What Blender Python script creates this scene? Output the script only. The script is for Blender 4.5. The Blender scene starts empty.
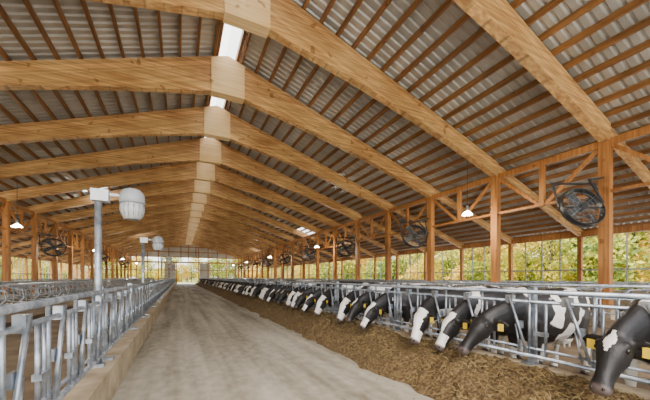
import bpy, math, random
import numpy as np
from mathutils import Vector, Matrix, noise
random.seed(7)
rng = random.Random(11)
scene = bpy.context.scene
COL = scene.collection

# ------------------------------------------------------------------ helpers
class MB:
    def __init__(s): s.v=[]; s.f=[]; s.m=[]; s.sm=[]
    def add(s, vs, fs, mat=0, smooth=False):
        o=len(s.v); s.v.extend([tuple(v) for v in vs])
        for f in fs:
            s.f.append(tuple(i+o for i in f)); s.m.append(mat); s.sm.append(smooth)
    def box(s, a, b, mat=0):
        x0,y0,z0=a; x1,y1,z1=b
        vs=[(x0,y0,z0),(x1,y0,z0),(x1,y1,z0),(x0,y1,z0),(x0,y0,z1),(x1,y0,z1),(x1,y1,z1),(x0,y1,z1)]
        s.add(vs,[(0,3,2,1),(4,5,6,7),(0,1,5,4),(1,2,6,5),(2,3,7,6),(3,0,4,7)],mat)
    def bar(s, p, q, w, h, mat=0):
        p=Vector(p); q=Vector(q); t=(q-p).normalized()
        up=Vector((0,0,1)) if abs(t.z)<0.95 else Vector((0,1,0))
        a=t.cross(up).normalized()*w/2; b=a.cross(t).normalized()*h/2
        vs=[]
        for c in (p,q):
            vs+= [c-a-b,c+a-b,c+a+b,c-a+b]
        s.add(vs,[(0,1,2,3),(7,6,5,4),(0,4,5,1),(1,5,6,2),(2,6,7,3),(3,7,4,0)],mat)
    def tube(s, pts, r, n=8, mat=0, caps=True):
        pts=[Vector(p) for p in pts]
        rs=r if isinstance(r,(list,tuple)) else [r]*len(pts)
        o=[];k=len(pts)
        t0=(pts[1]-pts[0]).normalized()
        ref=Vector((0,0,1)) if abs(t0.z)<0.9 else Vector((0,1,0))
        a=t0.cross(ref).normalized()
        for i,p in enumerate(pts):
            t=((pts[min(i+1,k-1)]-pts[max(i-1,0)])).normalized()
            a=(a-t*a.dot(t)).normalized(); b=t.cross(a)
            for j in range(n):
                an=2*math.pi*j/n
                o.append(p+a*math.cos(an)*rs[i]+b*math.sin(an)*rs[i])
        fs=[]
        for i in range(k-1):
            for j in range(n):
                fs.append((i*n+j,i*n+(j+1)%n,(i+1)*n+(j+1)%n,(i+1)*n+j))
        s.add(o,fs,mat,True)
        if caps:
            base=len(s.v)-len(o)
            s.f.append(tuple(base+j for j in range(n))[::-1]); s.m.append(mat); s.sm.append(False)
            s.f.append(tuple(base+(k-1)*n+j for j in range(n))); s.m.append(mat); s.sm.append(False)
    def loft(s, rings, n=16, mat=0, lat=(0,1,0), power=1.0):
        P=[Vector(r[:3]) for r in rings]; k=len(P); o=[]
        L=Vector(lat)
        for i,r in enumerate(rings):
            t=(P[min(i+1,k-1)]-P[max(i-1,0)]).normalized()
            a=(L-t*L.dot(t)).normalized(); b=t.cross(a)
            for j in range(n):
                an=2*math.pi*j/n
                c,sn=math.cos(an),math.sin(an)
                c=math.copysign(abs(c)**power,c); sn=math.copysign(abs(sn)**power,sn)
                o.append(P[i]+a*c*r[3]+b*sn*r[4])
        fs=[]
        for i in range(k-1):
            for j in range(n):
                fs.append((i*n+j,i*n+(j+1)%n,(i+1)*n+(j+1)%n,(i+1)*n+j))
        fs.append(tuple(range(n))[::-1]); fs.append(tuple((k-1)*n+j for j in range(n)))
        s.add(o,fs,mat,True)
    def ball(s, c, rad, mat=0, n=12, rot=None):
        vs=[];fs=[];m=n//2
        for i in range(m+1):
            th=math.pi*i/m
            for j in range(n):
                ph=2*math.pi*j/n
                v=Vector((math.sin(th)*math.cos(ph)*rad[0],math.sin(th)*math.sin(ph)*rad[1],math.cos(th)*rad[2]))
                if rot: v=rot@v
                vs.append(Vector(c)+v)
        for i in range(m):
            for j in range(n):
                fs.append((i*n+j,(i+1)*n+j,(i+1)*n+(j+1)%n,i*n+(j+1)%n))
        s.add(vs,fs,mat,True)
    def xform(s, M, start=0):
        for i in range(start,len(s.v)): s.v[i]=tuple(M@Vector(s.v[i]))
    def mesh(s, name, mats):
        me=bpy.data.meshes.new(name); me.from_pydata(s.v,[],s.f)
        for m in mats: me.materials.append(m)
        me.polygons.foreach_set('material_index',s.m); me.polygons.foreach_set('use_smooth',s.sm)
        me.update(); return me
    def obj(s, name, mats, parent=None, loc=None):
        ob=bpy.data.objects.new(name,s.mesh(name,mats)); COL.objects.link(ob)
        if parent: ob.parent=parent
        if loc: ob.location=loc
        return ob

def new_mat(name):
    m=bpy.data.materials.new(name); m.use_nodes=True
    nt=m.node_tree; b=nt.nodes['Principled BSDF']; return m,nt,b
def ramp(nt, src, stops):
    r=nt.nodes.new('ShaderNodeValToRGB'); e=r.color_ramp.elements
    e[0].position=stops[0][0]; e[0].color=(*stops[0][1],1)
    e[1].position=stops[-1][0]; e[1].color=(*stops[-1][1],1)
    for p,c in stops[1:-1]:
        x=e.new(p); x.color=(*c,1)
    nt.links.new(src,r.inputs['Fac']); return r.outputs['Color']
def noise_tex(nt, scale, stretch=(1,1,1), detail=4, vec=None):
    tc=nt.nodes.new('ShaderNodeTexCoord'); mp=nt.nodes.new('ShaderNodeMapping')
    mp.inputs['Scale'].default_value=stretch
    nt.links.new(vec or tc.outputs['Object'],mp.inputs['Vector'])
    n=nt.nodes.new('ShaderNodeTexNoise'); n.inputs['Scale'].default_value=scale; n.inputs['Detail'].default_value=detail
    nt.links.new(mp.outputs['Vector'],n.inputs['Vector']); return n.outputs['Fac']
def bump(nt,b,src,strength=.3,dist=.02):
    bp=nt.nodes.new('ShaderNodeBump'); bp.inputs['Strength'].default_value=strength; bp.inputs['Distance'].default_value=dist
    nt.links.new(src,bp.inputs['Height']); nt.links.new(bp.outputs['Normal'],b.inputs['Normal'])
def simple(name,stops,scale=5,stretch=(1,1,1),rough=.6,metal=0,bs=0,detail=4,bd=.02):
    m,nt,b=new_mat(name)
    n=noise_tex(nt,scale,stretch,detail)
    nt.links.new(ramp(nt,n,stops),b.inputs['Base Color'])
    b.inputs['Roughness'].default_value=rough; b.inputs['Metallic'].default_value=metal
    if bs: bump(nt,b,n,bs,bd)
    return m

def wood(name, dark, light, axis, lam=0):
    st={'x':(.35,6,12),'y':(6,.35,9),'z':(8,8,.4)}[axis]
    m,nt,b=new_mat(name)
    n1=noise_tex(nt,1.6,st,6)
    n2=noise_tex(nt,.7,(1,1,1),2)
    n3=noise_tex(nt,3.2,(1,1,1),1)
    mx=nt.nodes.new('ShaderNodeMath'); mx.operation='MULTIPLY_ADD'
    nt.links.new(n2,mx.inputs[0]); mx.inputs[1].default_value=.6
    nt.links.new(n1,mx.inputs[2])
    c=ramp(nt,mx.outputs[0],[(.58,dark),(.82,tuple((a+d)/2 for a,d in zip(dark,light))),(1.02,light)])
    kn=ramp(nt,n3,[(.70,(1,1,1)),(.76,(.45,.35,.25))])
    mm=nt.nodes.new('ShaderNodeMix'); mm.data_type='RGBA'; mm.blend_type='MULTIPLY'; mm.inputs[0].default_value=.8
    nt.links.new(c,mm.inputs[6]); nt.links.new(kn,mm.inputs[7])
    out=mm.outputs[2]
    if lam:   # laminations parallel to the roof pitch
        tc=nt.nodes.new('ShaderNodeTexCoord'); sp=nt.nodes.new('ShaderNodeSeparateXYZ'); nt.links.new(tc.outputs['Object'],sp.inputs[0])
        def M(op,a,bv,c=None):
            q=nt.nodes.new('ShaderNodeMath'); q.operation=op
            for i,v in enumerate((a,bv,c)):
                if v is None: continue
                if isinstance(v,(int,float)): q.inputs[i].default_value=v
                else: nt.links.new(v,q.inputs[i])
            return q.outputs[0]
        d=M('ABSOLUTE',M('SUBTRACT',sp.outputs[0],1.8),0)
        c2=M('MULTIPLY_ADD',d,.345,sp.outputs[2])
        cell=M('MULTIPLY',c2,1/.055)
        wn=nt.nodes.new('ShaderNodeTexWhiteNoise'); wn.noise_dimensions='1D'
        nt.links.new(M('FLOOR',cell,0),wn.inputs['W'])
        fr=M('FRACT',cell,0)
        line=M('LESS_THAN',fr,.10)
        val=M('MULTIPLY_ADD',wn.outputs['Value'],.34,.76)
        val=M('SUBTRACT',val,M('MULTIPLY',line,.30))
        cc=nt.nodes.new('ShaderNodeCombineXYZ')
        for i in range(3): nt.links.new(val,cc.inputs[i])
        m3=nt.nodes.new('ShaderNodeMix'); m3.data_type='RGBA'; m3.blend_type='MULTIPLY'; m3.inputs[0].default_value=1
        nt.links.new(out,m3.inputs[6]); nt.links.new(cc.outputs[0],m3.inputs[7]); out=m3.outputs[2]
    nt.links.new(out,b.inputs['Base Color'])
    b.inputs['Roughness'].default_value=.5
    return m

M_glu=wood('glulam_wood',(.46,.215,.075),(.93,.59,.255),'x',1)
M_ply=wood('plywood_gusset',(.80,.51,.21),(.96,.72,.40),'x')
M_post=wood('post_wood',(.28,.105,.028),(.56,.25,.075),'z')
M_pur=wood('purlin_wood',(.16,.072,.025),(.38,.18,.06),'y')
M_roof=simple('galvanized_roof_sheet',[(.3,(.43,.43,.41)),(.7,(.62,.62,.60))],.8,(1,.2,1),.42,.3)
M_galv=simple('galvanized_steel',[(.35,(.22,.25,.29)),(.65,(.46,.50,.55))],9,(1,1,1),.38,.7)
def mk_conc():
    m,nt,b=new_mat('concrete_floor')
    n1=noise_tex(nt,.9,(1,.22,1),6); n2=noise_tex(nt,7,(1,.6,1),8); n3=noise_tex(nt,3.2,(1,.05,1),4)
    mx=nt.nodes.new('ShaderNodeMath'); mx.operation='MULTIPLY_ADD'; nt.links.new(n2,mx.inputs[0]); mx.inputs[1].default_value=.40; nt.links.new(n1,mx.inputs[2])
    m2=nt.nodes.new('ShaderNodeMath'); m2.operation='MULTIPLY_ADD'; nt.links.new(n3,m2.inputs[0]); m2.inputs[1].default_value=.7; nt.links.new(mx.outputs[0],m2.inputs[2])
    nt.links.new(ramp(nt,m2.outputs[0],[(.80,(.19,.16,.11)),(1.0,(.42,.385,.295)),(1.2,(.62,.58,.47))]),b.inputs['Base Color'])
    for nd in nt.nodes:
        if nd.type=='VALTORGB':
            pass
    b.inputs['Roughness'].default_value=.7; bump(nt,b,n2,.3,.01); return m
# colour-ramp input is 0..1, so the sum is scaled into range
def mk_conc():
    m,nt,b=new_mat('concrete_floor')
    n1=noise_tex(nt,.9,(1,.22,1),6); n2=noise_tex(nt,7,(1,.6,1),8); n3=noise_tex(nt,3.0,(1,.04,1),4)
    def ma(a,k,c):
        q=nt.nodes.new('ShaderNodeMath'); q.operation='MULTIPLY_ADD'; nt.links.new(a,q.inputs[0]); q.inputs[1].default_value=k
        if isinstance(c,float): q.inputs[2].default_value=c
        else: nt.links.new(c,q.inputs[2])
        return q.outputs[0]
    s=ma(n1,.40,0.0); s=ma(n2,.22,s); s=ma(n3,.38,s)
    nt.links.new(ramp(nt,s,[(.38,(.20,.17,.115)),(.50,(.40,.365,.28)),(.62,(.60,.56,.45))]),b.inputs['Base Color'])
    b.inputs['Roughness'].default_value=.7; bump(nt,b,n2,.3,.01); return m
M_conc=mk_conc()
M_curb=simple('concrete_curb',[(.3,(.30,.23,.14)),(.7,(.55,.45,.30))],3,(1,1,1),.8,0,.2)
M_dirt=simple('barn_aisle_floor',[(.3,(.10,.065,.035)),(.7,(.26,.19,.11))],1.5,(1,1,1),.8,0,.3)
M_bounce=simple('bounce_apron',[(.3,(.48,.46,.41)),(.7,(.70,.67,.60))],3,(1,1,1),.9,0,.3)  # pale gravel, kept bright to reflect light under the eaves
M_feed=simple('silage_feed',[(.3,(.045,.028,.010)),(.5,(.15,.095,.036)),(.72,(.30,.205,.085))],26,(1,1,1),.95,0,1.,8,.05)
M_straw=simple('straw',[(.3,(.15,.10,.03)),(.7,(.42,.31,.13))],4,(1,1,1),.9)
M_black=simple('fan_black',[(.3,(.02,.022,.026)),(.7,(.06,.065,.075))],6,(1,1,1),.4)
M_white=simple('white_enamel',[(.3,(.66,.68,.68)),(.7,(.78,.79,.79))],6,(1,1,1),.35)
M_cap=simple('grey_lamp_cap',[(.3,(.30,.32,.34)),(.7,(.40,.42,.44))],6,(1,1,1),.4)
M_grass=simple('meadow_grass',[(.3,(.16,.19,.03)),(.7,(.40,.40,.10))],.4,(1,1,1),.95,0,.5,8)
M_bark=simple('tree_bark',[(.3,(.06,.045,.03)),(.7,(.17,.13,.09))],8,(1,1,.3),.9)
M_tag=simple('ear_tag_yellow',[(.3,(.85,.55,.02)),(.7,(.95,.7,.05))],6)
M_eye=simple('cow_eye',[(.3,(.01,.008,.006)),(.7,(.02,.015,.01))],6,(1,1,1),.1)
M_hoof=simple('cow_hoof',[(.3,(.05,.04,.03)),(.7,(.12,.1,.07))],6)
def mk_trans():
    m,nt,b=new_mat('translucent_panel')
    n=noise_tex(nt,2)
    nt.links.new(ramp(nt,n,[(.3,(.85,.85,.82)),(.7,(.93,.93,.9))]),b.inputs['Base Color'])
    t=nt.nodes.new('ShaderNodeBsdfTranslucent'); t.inputs['Color'].default_value=(.95,.95,.92,1)
    mx=nt.nodes.new('ShaderNodeMixShader'); mx.inputs[0].default_value=.8
    nt.links.new(b.outputs[0],mx.inputs[1]); nt.links.new(t.outputs[0],mx.inputs[2])
    nt.links.new(mx.outputs[0],nt.nodes['Material Output'].inputs['Surface']); return m
M_trans=mk_trans()
def mk_glass():
    m,nt,b=new_mat('ribbed_lamp_glass')
    w=nt.nodes.new('ShaderNodeTexNoise'); w.inputs['Scale'].default_value=20
    nt.links.new(ramp(nt,w.outputs['Fac'],[(.3,(.6,.63,.64)),(.7,(.8,.82,.82))]),b.inputs['Base Color'])
    b.inputs['Roughness'].default_value=.15; b.inputs['Transmission Weight'].default_value=.35; return m
M_glass=mk_glass()
def mk_emit():
    m,nt,b=new_mat('lamp_bulb'); b.inputs['Base Color'].default_value=(1,.9,.7,1)
    b.inputs['Emission Color'].default_value=(1,.85,.6,1); b.inputs['Emission Strength'].default_value=2; return m
M_bulb=mk_emit()
def mk_leaf():
    m,nt,b=new_mat('autumn_foliage')
    oi=nt.nodes.new('ShaderNodeObjectInfo')
    n=noise_tex(nt,1.3,(1,1,1),5)
    ad=nt.nodes.new('ShaderNodeMath'); ad.operation='MULTIPLY_ADD'
    nt.links.new(oi.outputs['Random'],ad.inputs[0]); ad.inputs[1].default_value=.45; nt.links.new(n,ad.inputs[2])
    c=ramp(nt,ad.outputs[0],[(.40,(.07,.12,.015)),(.56,(.24,.32,.04)),(.70,(.60,.54,.07)),(.93,(.75,.50,.07))])
    nt.links.new(c,b.inputs['Base Color']); b.inputs['Roughness'].default_value=.7
    t=nt.nodes.new('ShaderNodeBsdfTranslucent'); nt.links.new(c,t.inputs['Color'])
    mx=nt.nodes.new('ShaderNodeMixShader'); mx.inputs[0].default_value=.35
    nt.links.new(b.outputs[0],mx.inputs[1]); nt.links.new(t.outputs[0],mx.inputs[2])
    nt.links.new(mx.outputs[0],nt.nodes['Material Output'].inputs['Surface']); return m
M_leaf=mk_leaf()
def mk_cow():
    m,nt,b=new_mat('holstein_hide')
    tc=nt.nodes.new('ShaderNodeTexCoord'); oi=nt.nodes.new('ShaderNodeObjectInfo')
    sc=nt.nodes.new('ShaderNodeVectorMath'); sc.operation='ADD'
    cb=nt.nodes.new('ShaderNodeCombineXYZ'); mu=nt.nodes.new('ShaderNodeMath'); mu.operation='MULTIPLY'; mu.inputs[1].default_value=57
    nt.links.new(oi.outputs['Random'],mu.inputs[0]); nt.links.new(mu.outputs[0],cb.inputs[0]); nt.links.new(mu.outputs[0],cb.inputs[1])
    nt.links.new(tc.outputs['Object'],sc.inputs[0]); nt.links.new(cb.outputs[0],sc.inputs[1])
    n=nt.nodes.new('ShaderNodeTexNoise'); n.inputs['Scale'].default_value=1.8; n.inputs['Detail'].default_value=2.2
    nt.links.new(sc.outputs[0],n.inputs['Vector'])
    at=nt.nodes.new('ShaderNodeAttribute'); at.attribute_name='bias'
    ad=nt.nodes.new('ShaderNodeMath'); ad.operation='ADD'
    nt.links.new(n.outputs['Fac'],ad.inputs[0]); nt.links.new(at.outputs['Fac'],ad.inputs[1])
    c=ramp(nt,ad.outputs[0],[(.466,(.84,.81,.75)),(.474,(.010,.009,.009))])
    pk=nt.nodes.new('ShaderNodeAttribute'); pk.attribute_name='pink'
    mx=nt.nodes.new('ShaderNodeMix'); mx.data_type='RGBA'; nt.links.new(pk.outputs['Fac'],mx.inputs[0])
    nt.links.new(c,mx.inputs[6]); mx.inputs[7].default_value=(.10,.075,.068,1)
    nt.links.new(mx.outputs[2],b.inputs['Base Color']); b.inputs['Roughness'].default_value=.5
    f=noise_tex(nt,45,(1,1,1),5); bump(nt,b,f,.4,.012)
    return m
M_cow=mk_cow()

# ------------------------------------------------------------------ layout constants
RX=1.8; PXR=13.2; PXL=2*RX-PXR; EXR=20.6; EXL=2*RX-EXR
Y0=-2.9; NF=20; BAY=4.0
FY=[Y0+BAY*i for i in range(NF+1)]
YE=FY[-1]
ZR=10.78; PITCH=.345
def rz(x): return ZR-PITCH*abs(x-RX)
FXR=4.22; FXL=-.95

# floor etc
b=MB(); b.box((FXL+.15,Y0-1,-.3),(FXR-.1,YE+1,0)); b.obj('floor',[M_conc])
b=MB(); b.box((EXL-.3,Y0-1,-.3),(FXL-.15,YE+1,-.0)); b.box((FXR+.1,Y0-1,-.3),(EXR+.3,YE+1,-.0)); b.obj('floor_stall_aisle',[M_dirt])
b=MB(); b.box((-200,-150,-1),(260,330,-.3)); b.obj('ground',[M_grass])
b=MB(); b.box((EXR+.4,Y0-8,-.4),(EXR+9,YE+8,-.2)); b.box((EXL-9,Y0-8,-.4),(EXL-.4,YE+8,-.2)); b.box((EXL-9,YE+1,-.4),(EXR+9,YE+16,-.19)); b.box((EXL-9,Y0-20,-.4),(EXR+9,Y0-1,-.19)); b.obj('bounce_apron',[M_bounce])  # added ground strips that bounce sunlight up into the barn
b=MB(); b.box((FXL-.15,Y0,0),(FXL+.15,YE,.42)); b.obj('curb_left',[M_curb])
b=MB(); b.box((FXR-.1,Y0,0),(FXR+.1,YE,.44)); b.obj('curb_right',[M_curb])

# rafters
for i,y in enumerate(FY):
    b=MB()
    for s in (1,-1):
        top=[];bot=[]
        N=14
        for k in range(N+1):
            t=k/N; d=t*(PXR-RX)
            x=RX+s*d
            zt=rz(x)
            depth=1.5*(1-t)+.62*t-.22*math.sin(math.pi*t)
            top.append((x,zt)); bot.append((x,zt-depth))
        poly=top+bot[::-1]
        w=.14; n=len(poly)
        vs=[(x,y-w,z) for x,z in poly]+[(x,y+w,z) for x,z in poly]
        fs=[]
        for k in range(N):
            a,c,d_,e=k,k+1,2*N+1-k-1,2*N+1-k
            fs.append((a,c,d_,e)); fs.append((n+a,n+e,n+d_,n+c))
        for k in range(n):
            k2=(k+1)%n; fs.append((k,n+k,n+k2,k2))
        b.add(vs,fs,0)
        xa=RX+s*(PXR-RX-.2); xb=RX+s*(EXR-RX+.5)
        b.bar((xa,y,rz(xa)-.2),(xb,y,rz(xb)-.2),.16,.38,0)
    g=.21
    x0,x1=RX-.66,RX+.66
    zt=ZR-.28; zb=ZR-1.66
    vs=[(x0,y-g,zb),(x1,y-g,zb),(x1,y-g,zt),(RX,y-g,ZR-.05),(x0,y-g,zt)]
    vs+=[(x,y+g,z) for x,_,z in vs]
    b.add(vs,[(0,1,2,3,4),(9,8,7,6,5),(0,5,6,1),(1,6,7,2),(2,7,8,3),(3,8,9,4),(4,9,5,0)],1)
    b.obj('glulam_rafter',[M_glu,M_ply])

# posts
for i,y in enumerate(FY):
    for X in (PXR,PXL):
        b=MB()
        b.box((X-.14,y-.15,0),(X+.14,y+.15,rz(X)-.60))
        b.box((X-.22,y-.22,0),(X+.22,y+.22,.5),1)
        b.obj('timber_post',[M_post,M_curb])
    for X in (EXR,EXL):
        b=MB(); b.box((X-.1,y-.1,0),(X+.1,y+.1,rz(X)-.42)); b.obj('side_wall_post',[M_post])

# longitudinal trusses on posts
for nm,X in (('right',PXR),('left',PXL)):
    b=MB(); zt=rz(X)-.62; zb=zt-1.7
    for i in range(NF):
        ya,yb=FY[i]+.155,FY[i+1]-.155; ym=(ya+yb)/2
        b.box((X-.06,ya,zt-.14),(X+.06,yb,zt+.10))
        b.box((X-.045,ya,zb-.05),(X+.045,yb,zb+.05))
        b.box((X-.07,ym-.09,zb-.05),(X+.07,ym+.09,zt-.14))
        b.bar((X+.02,ya+.03,zt-.14),(X+.02,ym-.1,zb),.09,.13)
        b.bar((X+.02,yb-.03,zt-.14),(X+.02,ym+.1,zb),.09,.13)
    b.obj('timber_truss_girder',[M_post])

# purlins
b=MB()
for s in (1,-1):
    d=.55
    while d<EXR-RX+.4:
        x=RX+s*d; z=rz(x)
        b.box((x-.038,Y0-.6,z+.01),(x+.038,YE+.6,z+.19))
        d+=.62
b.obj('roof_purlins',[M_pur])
b=MB()
for s in (1,-1):
    x=RX+s*.40; b.box((x-.05,Y0-.6,ZR+.0),(x+.05,YE+.6,ZR+.25))
b.obj('ridge_beam',[M_pur])
def sheet(s,name,px0,px1,py0,py1):
    ys=[];zs=[]
    y=Y0-.9
    while y<YE+.9:
        for dy,dz in ((0,0),(.15,0),(.19,.05),(.24,.05)):
            ys.append(y+dy); zs.append(dz)
        y+=.28
    b=MB(); vs=[]
    xs=[RX+s*.36,px0,px1,RX+s*(EXR-RX+.9)]
    for yy,zz in zip(ys,zs):
        for x in xs: vs.append((x,yy,rz(x)+.20+zz))
    f0=[];f1=[]
    for i in range(len(ys)-1):
        for c in range(3):
            a=4*i+c; f=(a,a+1,a+5,a+4)
            if s>0: f=f[::-1]
            (f1 if (c==1 and any(p<ys[i]<q for p,q in py1)) else f0).append(f)
    b.add(vs,f0,0)
    b.m=[0]*len(f0); 
    for f in f1: b.f.append(f); b.m.append(1); b.sm.append(False)
    return b.obj(name,[M_roof,M_trans])
sheet(1,'ceiling_right',12.4,14.4,0,[(31.4,34.6),(55.4,58.4)])
sheet(-1,'ceiling_left',-4.6,-6.6,0,[(26.0,28.6),(50.0,52.6)])
b=MB()
vs=[(RX-.6,Y0-.9,ZR+.30),(RX,Y0-.9,ZR+.52),(RX+.6,Y0-.9,ZR+.30),(RX-.6,YE+.9,ZR+.30),(RX,YE+.9,ZR+.52),(RX+.6,YE+.9,ZR+.30)]
b.add(vs,[(0,1,4,3),(1,2,5,4)],0)
b.obj('ridge_skylight',[M_trans])

# side walls
for nm,X in (('right',EXR),('left',EXL)):
    b=MB()
    b.box((X-.08,Y0,0),(X+.08,YE,.9),0)
    for z in (1.25,2.0,3.9):
        b.box((X-.04,Y0,z-.04),(X+.04,YE,z+.04),1)
    for i in range(NF):
        for k in (1,2,3):
            y=FY[i]+k*1.0
            b.box((X-.025,y-.03,.9),(X+.025,y+.03,rz(X)-.1),1)
    b.box((X-.07,Y0,rz(X)-.42),(X+.07,YE,rz(X)-.1),2)
    b.obj('wall_'+nm,[M_curb,M_galv,M_post])

# end wall
b=MB(); y=YE+.35
x=EXL
while x<=EXR+.1:
    if not (-.6<x<3.9): b.box((x-.09,y-.09,0),(x+.09,y+.09,rz(x)),0)
    x+=2.1
for z,r in ((5.0,.16),(3.2,.08),(1.3,.07)):
    if z>4: b.box((EXL,y-.1,z-r),(EXR,y+.1,z+r),0)
    else:
        b.box((EXL,y-.1,z-r),(-.7,y+.1,z+r),0); b.box((4.0,y-.1,z-r),(EXR,y+.1,z+r),0)
for z in (6.2,7.4,8.6):
    h=(ZR-z)/PITCH
    b.box((RX-h,y-.08,z-.09),(RX+h,y+.08,z+.09),0)
for x in (.2,RX,3.4): b.box((x-.08,y-.08,5),(x+.08,y+.08,rz(x)),0)
h=(ZR-6.2)/PITCH
b.add([(RX-h,y+.1,6.2),(RX+h,y+.1,6.2),(RX,y+.1,ZR)],[(0,1,2)],2)
b.box((-.8,y-.1,0),(-.6,y+.1,5),0); b.box((3.9,y-.1,0),(4.1,y+.1,5),0)
b.box((EXL,y-.03,0),(-.8,y+.03,1.1),1); b.box((4.1,y-.03,0),(EXR,y+.03,1.1),1)
b.box((-3.2,y+.12,0),(-.9,y+.16,4.8),2); b.box((4.2,y+.12,0),(6.5,y+.16,4.8),2)
b.obj('wall_far_end',[M_post,M_curb,M_roof])

# ------------------------------------------------------------------ headlock feed fences
MOD=.70; YC0=1.38
def fence(name,X,y_start,y_end,side):
    b=MB()
    zt=1.40; zb=.55
    b.tube([(X,y_start,zt),(X,y_end,zt)],.030,8)
    b.tube([(X,y_start,zt-.13),(X,y_end,zt-.13)],.022,8)
    b.tube([(X,y_start,zb),(X,y_end,zb)],.028,8)
    b.tube([(X,y_start,zb+.10),(X,y_end,zb+.10)],.018,6)
    k0=math.floor((y_start-YC0)/MOD)+1
    k=k0
    while YC0+MOD*(k+.6)<y_end:
        yc=YC0+MOD*k
        n=8 if yc<18 else 5
        b.tube([(X,yc+.15,zb),(X,yc+.15,zt-.13)],.019,n)
        b.tube([(X,yc+.27,zb),(X,yc+.27,zt-.13)],.015,n)
        b.tube([(X,yc-.35,zb),(X,yc-.35,zt)],.019,n)
        b.tube([(X-.03*side,yc-.33,zb+.05),(X-.03*side,yc-.22,.95),(X-.03*side,yc-.09,zt-.07)],.019,n)
        b.tube([(X-.03*side,yc-.25,zb+.05),(X-.03*side,yc-.18,.95)],.013,n)
        b.box((X-.035,yc-.14,zt-.17),(X+.035,yc-.04,zt-.05))
        b.box((X-.03,yc+.13,zb+.28),(X+.03,yc+.29,zb+.33))
        b.box((X-.012,yc-.27,.90),(X+.012,yc-.17,1.0))
        if (k-k0)%4==0:
            b.box((X-.04+.07*side,yc-.39,.44),(X+.04+.07*side,yc-.31,1.46))
            b.box((X-.09,yc-.43,.42),(X+.09,yc-.27,.455))
        k+=1
    return b.obj(name,[M_galv])
fence('headlock_feed_fence',FXR,Y0,YE-1,1)
fence('headlock_feed_fence',FXL,Y0,YE-1,-1)

# ------------------------------------------------------------------ feed pile
nx=40
ys=[]; y=Y0
while y<YE-2:
    ys.append(y); y+= .03 if y<9 else (.09 if y<25 else .3)
def edge_x(yy): return 2.98+.20*noise.noise(Vector((0,yy*.8,3)))+.10*noise.noise(Vector((0,yy*3,3)))
def base_h(x,yy,t): return .43*(1-(1-t)**1.7)*(1+.30*noise.noise(Vector((x*1.5,yy*1.2,0))))
b=MB(); vs=[];fs=[]
for yy in ys:
    edge=edge_x(yy)
    for i in range(nx):
        t=i/(nx-1); x=edge+(FXR-.105-edge)*t
        h=base_h(x,yy,t)
        if 0<t: h+= (.06*noise.noise(Vector((x*6,yy*6,1)))+.045*noise.noise(Vector((x*15,yy*15,2)))+.02*noise.noise(Vector((x*32,yy*32,2))))*min(1,t*5)
        vs.append((x,yy,max(.004,h) if i else -.002))
n=len(ys)
for j in range(n-1):
    for i in range(nx-1):
        a=j*nx+i; fs.append((a,a+1,a+nx+1,a+nx))
b.add(vs,fs,0,True)
for _ in range(8000):
    yy=.4+ (rng.random()**1.6)*16; x=2.6+1.5*(rng.random()**.6)
    e=edge_x(yy); t=(x-e)/(FXR-.105-e)
    if t<0 and rng.random()<.8: continue
    z=(base_h(x,yy,t) if t>0 else 0)+.012; a=rng.random()*6.28; L=.015+.035*rng.random()
    dx,dy=math.cos(a)*L,math.sin(a)*L; dz=rng.uniform(-.015,.025)
    b.add([(x-dx-dy*.1,yy-dy+dx*.1,z-dz),(x+dx-dy*.1,yy+dy+dx*.1,z+dz),(x+dx+dy*.1,yy+dy-dx*.1,z+dz+.004),(x-dx+dy*.1,yy-dy-dx*.1,z-dz+.004)],[(0,1,2,3)],1)
b.obj('silage_feed_pile',[M_feed,M_straw])

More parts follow.
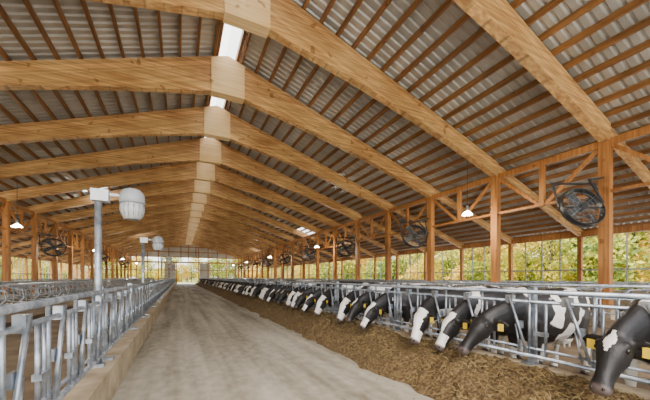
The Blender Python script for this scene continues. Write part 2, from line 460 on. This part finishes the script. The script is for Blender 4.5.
# ------------------------------------------------------------------ cows
def cow_mesh(name, dz=0., turn=0., spread=0., face=0, dark=.045):
    b=MB()
    b.loft([(-1.60,0,1.20,.05,.08),(-1.57,0,1.19,.15,.17),(-1.48,0,1.17,.23,.25),(-1.30,0,1.12,.275,.32),(-1.05,0,1.06,.30,.37),
            (-.75,0,.99,.345,.42),(-.45,0,.98,.35,.425),(-.2,0,1.01,.31,.40),(0,0,1.06,.255,.35),(.12,0,1.08,.19,.28),(.2,0,1.08,.10,.18)],20,power=.88)
    def ty(u): return turn*max(0,(u-.35))**1.3
    b.loft([(-.12,0,1.14,.17,.28),(.08,0,1.12,.15,.27),(.25,ty(.25),1.09+dz*.2,.125,.24),(.42,ty(.42),1.04+dz*.5,.11,.21),
            (.58,ty(.58),1.0+dz*.8,.105,.185),(.70,ty(.70),.96+dz,.10,.15),(.78,ty(.78),.92+dz,.06,.09)],16)
    P0=Vector((.66,0,1.03+dz)); D=Vector((.60,0,-.80)).normalized()
    H=[(0,.06,.05),(.03,.10,.095),(.09,.118,.135),(.17,.128,.155),(.25,.112,.148),(.33,.088,.125),(.41,.074,.103),(.48,.072,.090),(.54,.084,.085),(.585,.086,.078),(.62,.070,.060),(.635,.035,.03)]
    rr=[]
    for t,w,h in H:
        p=P0+D*t; rr.append((p.x,ty(p.x),p.z-.015*math.sin(min(1,t/.5)*math.pi),w,h))
    b.loft(rr,18,power=.92)
    for s in (1,-1):
        p=P0+D*.15; b.ball((p.x+.05,ty(p.x)+s*.098,p.z+.045),(.045,.035,.045))
        p=P0+D*.22; b.ball((p.x-.055,ty(p.x)+s*.055,p.z-.06),(.09,.045,.07))
    for s in (1,-1):
        e0=P0+D*.06; e0=Vector((e0.x-.01,ty(e0.x)+s*.08,e0.z)); d=Vector((-.15,s*1,-.18)).normalized()
        q=[]
        for t,w,h in ((0,.032,.026),(.05,.052,.028),(.11,.074,.024),(.17,.062,.02),(.215,.03,.014),(.235,.01,.01)):
            p=e0+d*t; q.append((p.x,p.y,p.z,w,h))
        b.loft(q,10,lat=(.5,0,.85))
    for s in (1,-1):
        f=spread*s
        b.loft([(-.02,s*.15,1.10,.06,.13),(-.03,s*.18,.95,.085,.15),(-.06,s*.185,.76,.075,.105),(-.05+f*.3,s*.18,.60,.058,.068),(-.03+f*.6,s*.18,.43,.052,.056),(-.035+f*.7,s*.18,.36,.042,.046),(-.04+f,s*.18,.22,.034,.038),(-.04+f,s*.18,.13,.043,.047),(-.02+f,s*.18,.07,.045,.055),(.0+f,s*.18,.0,.056,.07)],12)
        g=-f
        b.loft([(-1.33,s*.13,1.22,.08,.14),(-1.30,s*.17,1.08,.11,.22),(-1.24,s*.19,.92,.115,.21),(-1.22,s*.20,.78,.09,.165),(-1.32+g*.4,s*.20,.63,.062,.10),(-1.42+g*.7,s*.20,.53,.045,.068),(-1.425+g*.8,s*.20,.45,.042,.055),(-1.40+g,s*.20,.30,.036,.042),(-1.385+g,s*.20,.15,.043,.05),(-1.355+g,s*.20,.07,.046,.058),(-1.33+g,s*.20,.0,.058,.075)],12)
        b.ball((-1.12,s*.21,1.34),(.10,.07,.07))
    b.ball((-1.08,0,.63),(.23,.16,.15))
    for sx in (-1.0,-1.16):
        for s in (1,-1): b.tube([(sx,s*.08,.52),(sx,s*.085,.44)],[.022,.016],8)
    b.loft([(-1.56,0,1.36,.05,.05),(-1.64,0,1.33,.035,.035),(-1.69,0,1.20,.028,.028),(-1.70,0,.95,.022,.022),(-1.69,0,.72,.022,.022),(-1.68,0,.60,.045,.045),(-1.675,0,.45,.04,.04),(-1.67,0,.36,.012,.012)],10)
    b.loft([(.02,0,.84,.03,.09),(.2,0,.84,.025,.08),(.38,ty(.38),.85+dz*.4,.02,.06)],8)
    me=b.mesh('tmp',[M_cow]); ob=bpy.data.objects.new('tmp',me); COL.objects.link(ob)
    rm=ob.modifiers.new('r','REMESH'); rm.mode='VOXEL'; rm.voxel_size=.015; rm.use_smooth_shade=True
    sm=ob.modifiers.new('s','SMOOTH'); sm.factor=.5; sm.iterations=4
    dg=bpy.context.evaluated_depsgraph_get(); ev=ob.evaluated_get(dg)
    out=bpy.data.meshes.new_from_object(ev); bpy.data.objects.remove(ob)
    nf=len(out.polygons)
    x=MB()
    x.v=[tuple(v.co) for v in out.vertices]; x.f=[tuple(p.vertices) for p in out.polygons]
    x.m=[0]*nf; x.sm=[True]*nf
    for s in (1,-1):
        p=P0+D*.175
        x.ball((p.x+.045,ty(p.x)+s*.118,p.z+.03),(.024,.018,.024),1,10)
        p=P0+D*.60
        x.ball((p.x+.045,ty(p.x)+s*.045,p.z+.035),(.017,.014,.014),1,8)
        e=P0+D*.06; e=Vector((e.x-.04,ty(e.x)+s*.21,e.z-.04))
        x.box((e.x+.03,e.y-.038,e.z-.08),(e.x+.038,e.y+.038,e.z+.02),2)
        f=spread*s
        x.loft([(.01+f,s*.18,.055,.056,.066),(.02+f,s*.18,.0,.063,.082)],12,3)
        x.loft([(-1.325-f,s*.20,.055,.056,.070),(-1.31-f,s*.20,.0,.064,.085)],12,3)
    me=x.mesh(name,[M_cow,M_eye,M_tag,M_hoof])
    bias=np.zeros(len(x.v)); pink=np.zeros(len(x.v))
    for i,(u,v,z) in enumerate(x.v):
        bb=dark
        if z<.62: bb-= min(.3,(.62-z)*1.2)
        if u<-1.62 and z<.68: bb=-.4
        r=Vector((u,0,z))-P0; t=r.dot(D)
        if t>-.02 and u>.55:
            front=r.dot(Vector((.8,0,.6))); vv=abs(v-ty(u))
            if face==0:
                bb=-.4 if (front>.03 and vv<.05-abs(t-.13)*.35) else .3
            elif face==1:
                wd=.045+.03*math.sin(t*9+1)+(.07 if t>.38 else 0)
                bb=.3 if (vv>wd or front<.0) else -.4
            elif face==2:
                bb=.3
            else:
                wd=.085+.03*math.sin(t*9+1)+(.07 if t>.38 else 0)
                bb=.3 if (vv>wd or (front<-.03 and t<.3)) else -.4
            if t>.55: pink[i]=min(1,(t-.55)/.03)
        elif u>.3: bb=.05+min(.2,(u-.3))
        if (-1.2<u<-.9) and z<.6 and abs(v)<.15: bb=-.3
        bias[i]=bb
    a=me.attributes.new('bias','FLOAT','POINT'); a.data.foreach_set('value',bias)
    a=me.attributes.new('pink','FLOAT','POINT'); a.data.foreach_set('value',pink)
    return me
cowm=[cow_mesh('cow_a',.0,0,.03,0,.06),cow_mesh('cow_b',-.05,.45,-.05,3,.03),cow_mesh('cow_c',.0,-.4,.06,2,.07),cow_mesh('cow_d',-.07,.0,-.02,1,.04)]
near=[(-1,2,.05),(0,0,-.12),(2,2,0),(3,3,0.05),(4,1,-.03),(6,3,0),(7,0,.05),(8,1,0),(10,1,0),(11,3,0),(12,0,0),(13,1,0)]
lst=list(near)
for k in range(14,104):
    if rng.random()<.94: lst.append((k,rng.choice([0,1,1,2,3,3]),rng.uniform(-.06,.06)))
for k,vi,dx in lst:
    c=bpy.data.objects.new('cow',cowm[vi]); COL.objects.link(c)
    c.location=(FXR+.40+dx,YC0+MOD*k-.02,0); c.rotation_euler=(0,0,math.pi+rng.uniform(-.04,.04))

# ------------------------------------------------------------------ free stalls
def stalls(name,X,y0,y1,dirn):
    b=MB(); y=y0
    while y<y1:
        n=6
        L=2.0*dirn
        b.tube([(X,y,.55),(X,y,1.22),(X+.15*dirn,y,1.30),(X+L*.75,y,1.30),(X+L,y,1.15),(X+L*1.02,y,.9),(X+L*.9,y,.6),(X+L*.6,y,.5),(X+L*.3,y,.5),(X,y,.62)],.028,n)
        b.tube([(X,y,0),(X,y,1.35)],.035,n)
        y+=1.2
    b.tube([(X+.5*dirn,y0,1.36),(X+.5*dirn,y1,1.36)],.025,6)
    b.tube([(X,y0,1.0),(X,y1,1.0)],.02,6)
    b.box((min(X,X+2.1*dirn),y0,0),(max(X,X+2.1*dirn),y1,.18),1)
    b.obj(name,[M_galv,M_dirt])
stalls('freestall_row',-6.9,Y0,YE-3,1); stalls('freestall_row',-7.1,Y0,YE-3,-1)
stalls('freestall_row',-14.2,Y0,YE-3,-1)
stalls('freestall_row',10.6,Y0,YE-3,-1); stalls('freestall_row',10.8,Y0,YE-3,1)
stalls('freestall_row',17.8,Y0,YE-3,1)

# ------------------------------------------------------------------ fans
def fan(X,y,z,side):
    b=MB(); R=.70; n=28; hd=.09
    for r0,r1,ya,yb in ((R,R,-hd,hd),(R-.03,R-.03,hd,-hd)):
        vs=[];fs=[]
        for j in range(n):
            a=2*math.pi*j/n
            vs+=[(math.cos(a)*r0,ya,math.sin(a)*r0),(math.cos(a)*r1,yb,math.sin(a)*r1)]
        for j in range(n):
            k=(j+1)%n; fs.append((2*j,2*k,2*k+1,2*j+1))
        b.add(vs,fs,0,True)
    for yy in (-hd,hd):
        pts=[(math.cos(2*math.pi*j/n)*R,yy,math.sin(2*math.pi*j/n)*R) for j in range(n+1)]
        b.tube(pts,.02,6)
        for rr in (.2,.36,.52):
            b.tube([(math.cos(2*math.pi*j/20)*rr,yy,math.sin(2*math.pi*j/20)*rr) for j in range(21)],.005,4,1)
        for j in range(10):
            a=2*math.pi*j/10; b.tube([(0,yy,0),(math.cos(a)*R,yy,math.sin(a)*R)],.005,4,1)
    b.tube([(0,-.14,0),(0,.2,0)],.11,12)
    for j in range(4):
        a=2*math.pi*j/4+.5; ca,sa=math.cos(a),math.sin(a)
        vs=[]
        for r,w,tw in ((.1,.06,.05),(.35,.12,.05),(.62,.15,.035)):
            for q in (-1,1):
                vs.append((ca*r-sa*w*q,tw*q,sa*r+ca*w*q))
        b.add(vs,[(0,1,3,2),(2,3,5,4)],0,True)
    b.bar((-R-.06,0,-.0),(-R-.06,0,R+.25),.05,.05); b.bar((R+.06,0,0),(R+.06,0,R+.25),.05,.05)
    b.bar((-R-.1,0,R+.25),(R+.1,0,R+.25),.05,.05); b.bar((-R,0,0),(R,0,0),.04,.04)
    b.xform(Matrix.Rotation(math.radians(-24*side),4,'Z')@Matrix.Rotation(math.radians(-20),4,'X'))
    b.bar((0,-.25,R+.15),(side*.84,-.25,R+.35),.06,.06); b.bar((0,-.2,R+.2),(side*.84,-.25,R-.5),.05,.05)
    b.obj('barn_fan',[M_black,M_galv],loc=(X,y,z))
for i in range(2,NF,2):
    fan(PXR-1.0,FY[i]+.25,3.95,1)
for i in range(8,NF,4):
    fan(PXL+1.0,FY[i]+.25,3.85,-1)

# ------------------------------------------------------------------ pendant lamps
LP=420
def pendant(X,y,z):
    b=MB(); ztop=rz(X)-.8
    b.tube([(X,y,z+.35),(X,y,ztop)],.012,6)
    b.tube([(X,y,z+.42),(X,y,z+.2)],[.05,.06],18,1)
    b.tube([(X,y,z+.2),(X,y,z+.14),(X,y,z)],[.06,.12,.24],18,2,False)
    b.ball((X,y,z+.07),(.06,.06,.07),3)
    b.obj('pendant_barn_lamp',[M_black,M_cap,M_trans,M_bulb])
    ld=bpy.data.lights.new('fill_light','POINT'); ld.energy=LP; ld.color=(1,.86,.66); ld.shadow_soft_size=.12  # added fill light below the shade, brightens the barn interior
    lo=bpy.data.objects.new('pendant_fill',ld); COL.objects.link(lo); lo.location=(X,y,z-.14)
for i in range(3,NF,4):
    pendant(11.3,FY[i],4.3)
for i in range(2,NF,4):
    pendant(-7.66,FY[i],4.2)

# ------------------------------------------------------------------ alley lamp on pole
def pole_lamp(y):
    b=MB(); X=FXL-.02; zt=2.62
    b.tube([(X,y,.43),(X,y,zt)],.042,12)
    b.box((X-.07,y-.06,.42),(X+.07,y+.06,.46))
    b.box((X-.07,y-.07,zt-.02),(X+.12,y+.07,zt+.13),1)
    b.tube([(X+.1,y,zt+.08),(X+.27,y,zt+.08)],.022,8,1)
    c=X+.38; q=zt-.03
    b.tube([(c,y,q+.22),(c,y,q+.20),(c,y,q+.14),(c,y,q+.03),(c,y,q+.01)],[.05,.10,.145,.155,.14],20,3)
    b.tube([(c,y,q+.01),(c,y,q-.08),(c,y,q-.16),(c,y,q-.20)],[.135,.14,.12,.095],20,2)
    for j in range(14):
        a=2*math.pi*j/14
        b.tube([(c+math.cos(a)*.14,y+math.sin(a)*.14,q),(c+math.cos(a)*.143,y+math.sin(a)*.143,q-.08),(c+math.cos(a)*.123,y+math.sin(a)*.123,q-.16)],.005,4,3)
    b.obj('alley_pole_lamp',[M_galv,M_white,M_glass,M_cap])
for y in (4.86,10.2,20,34): pole_lamp(y)

# ------------------------------------------------------------------ trees
def tree_mesh(name,seed,H,W):
    r=random.Random(seed); b=MB()
    b.tube([(0,0,-.3),(.1,.05,H*.3),(.0,.1,H*.7)],[.2,.14,.05],7,0)
    cl=[]
    for _ in range(26):
        zz=H*(.10+.85*r.random()); rad=W*math.sin(math.pi*min(.97,max(.12,(zz/H)*.85+.1)))
        a=r.random()*6.28; q=rad*math.sqrt(r.random())
        cl.append(Vector((math.cos(a)*q,math.sin(a)*q,zz)))
    for c in cl:
        if r.random()<.5: b.tube([(0,0,c.z*.6),c],[.05,.015],4,0)
        for _ in range(75):
            d=Vector((r.gauss(0,1),r.gauss(0,1),r.gauss(0,.8)))*W*.22
            p=c+d
            if p.z<.05: p.z=.1+r.random()*.4
            u=Vector((r.gauss(0,1),r.gauss(0,1),r.gauss(0,1))).normalized(); w=u.orthogonal().normalized()
            s=.13+.13*r.random()
            b.add([p-u*s,p-w*s*.6,p+u*s,p+w*s*.6],[(0,1,2,3)],1)
    return b.mesh(name,[M_bark,M_leaf])
tm=[tree_mesh('t%d'%i,i,H,W) for i,(H,W) in enumerate(((9,2.8),(11,3.2),(7,2.4),(12,3.4),(4,2.4)))]
par=bpy.data.objects.new('tree_line',None); COL.objects.link(par)
def tree(x,y,k=None):
    t=bpy.data.objects.new('tree_part',tm[rng.randrange(5) if k is None else k]); COL.objects.link(t); t.parent=par
    t.location=(x,y,-.3); t.rotation_euler=(0,0,rng.random()*6.28); s=rng.uniform(.8,1.25); t.scale=(s,s,s)
y=-6
while y<150:
    tree(38+rng.uniform(-3,3),y); tree(45+rng.uniform(-3,3),y+1.5); tree(51+rng.uniform(-2,2),y+.8,3)
    if rng.random()<.6: tree(35+rng.uniform(-1,2),y,4)
    y+=3.2
y=5
while y<150:
    tree(-36+rng.uniform(-3,3),y); tree(-44+rng.uniform(-3,3),y+1.5); y+=3.6
x=-30
while x<50:
    tree(x,125+rng.uniform(-4,4)); tree(x+2,133+rng.uniform(-4,4)); x+=3.4

# ------------------------------------------------------------------ light & world
w=bpy.data.worlds.new('World'); scene.world=w; w.use_nodes=True; nt=w.node_tree
sky=nt.nodes.new('ShaderNodeTexSky'); sky.sky_type='NISHITA'; sky.sun_disc=False
sky.sun_elevation=math.radians(48); sky.sun_rotation=math.radians(200); sky.air_density=1; sky.dust_density=3
mx=nt.nodes.new('ShaderNodeMix'); mx.data_type='RGBA'; mx.inputs[0].default_value=.5
nt.links.new(sky.outputs[0],mx.inputs[6]); mx.inputs[7].default_value=(4.2,4.1,3.9,1)
bg=nt.nodes['Background']; nt.links.new(mx.outputs[2],bg.inputs['Color']); bg.inputs['Strength'].default_value=1.05
sd=bpy.data.lights.new('sun','SUN'); sd.energy=8; sd.angle=math.radians(3); sd.color=(1,.92,.78)
so=bpy.data.objects.new('sun',sd); COL.objects.link(so)
dirv=Vector((.55,.35,-.76)); so.rotation_euler=dirv.to_track_quat('-Z','Y').to_euler()

cam=bpy.data.cameras.new('camera'); co=bpy.data.objects.new('camera',cam); COL.objects.link(co)
F=300.; cam.sensor_width=36; cam.lens=36*F/650; cam.shift_y=77/650; cam.clip_start=.05; cam.clip_end=600
co.location=(0,0,1.6); co.rotation_euler=(math.pi/2,0,-math.atan(145/F))
scene.camera=co
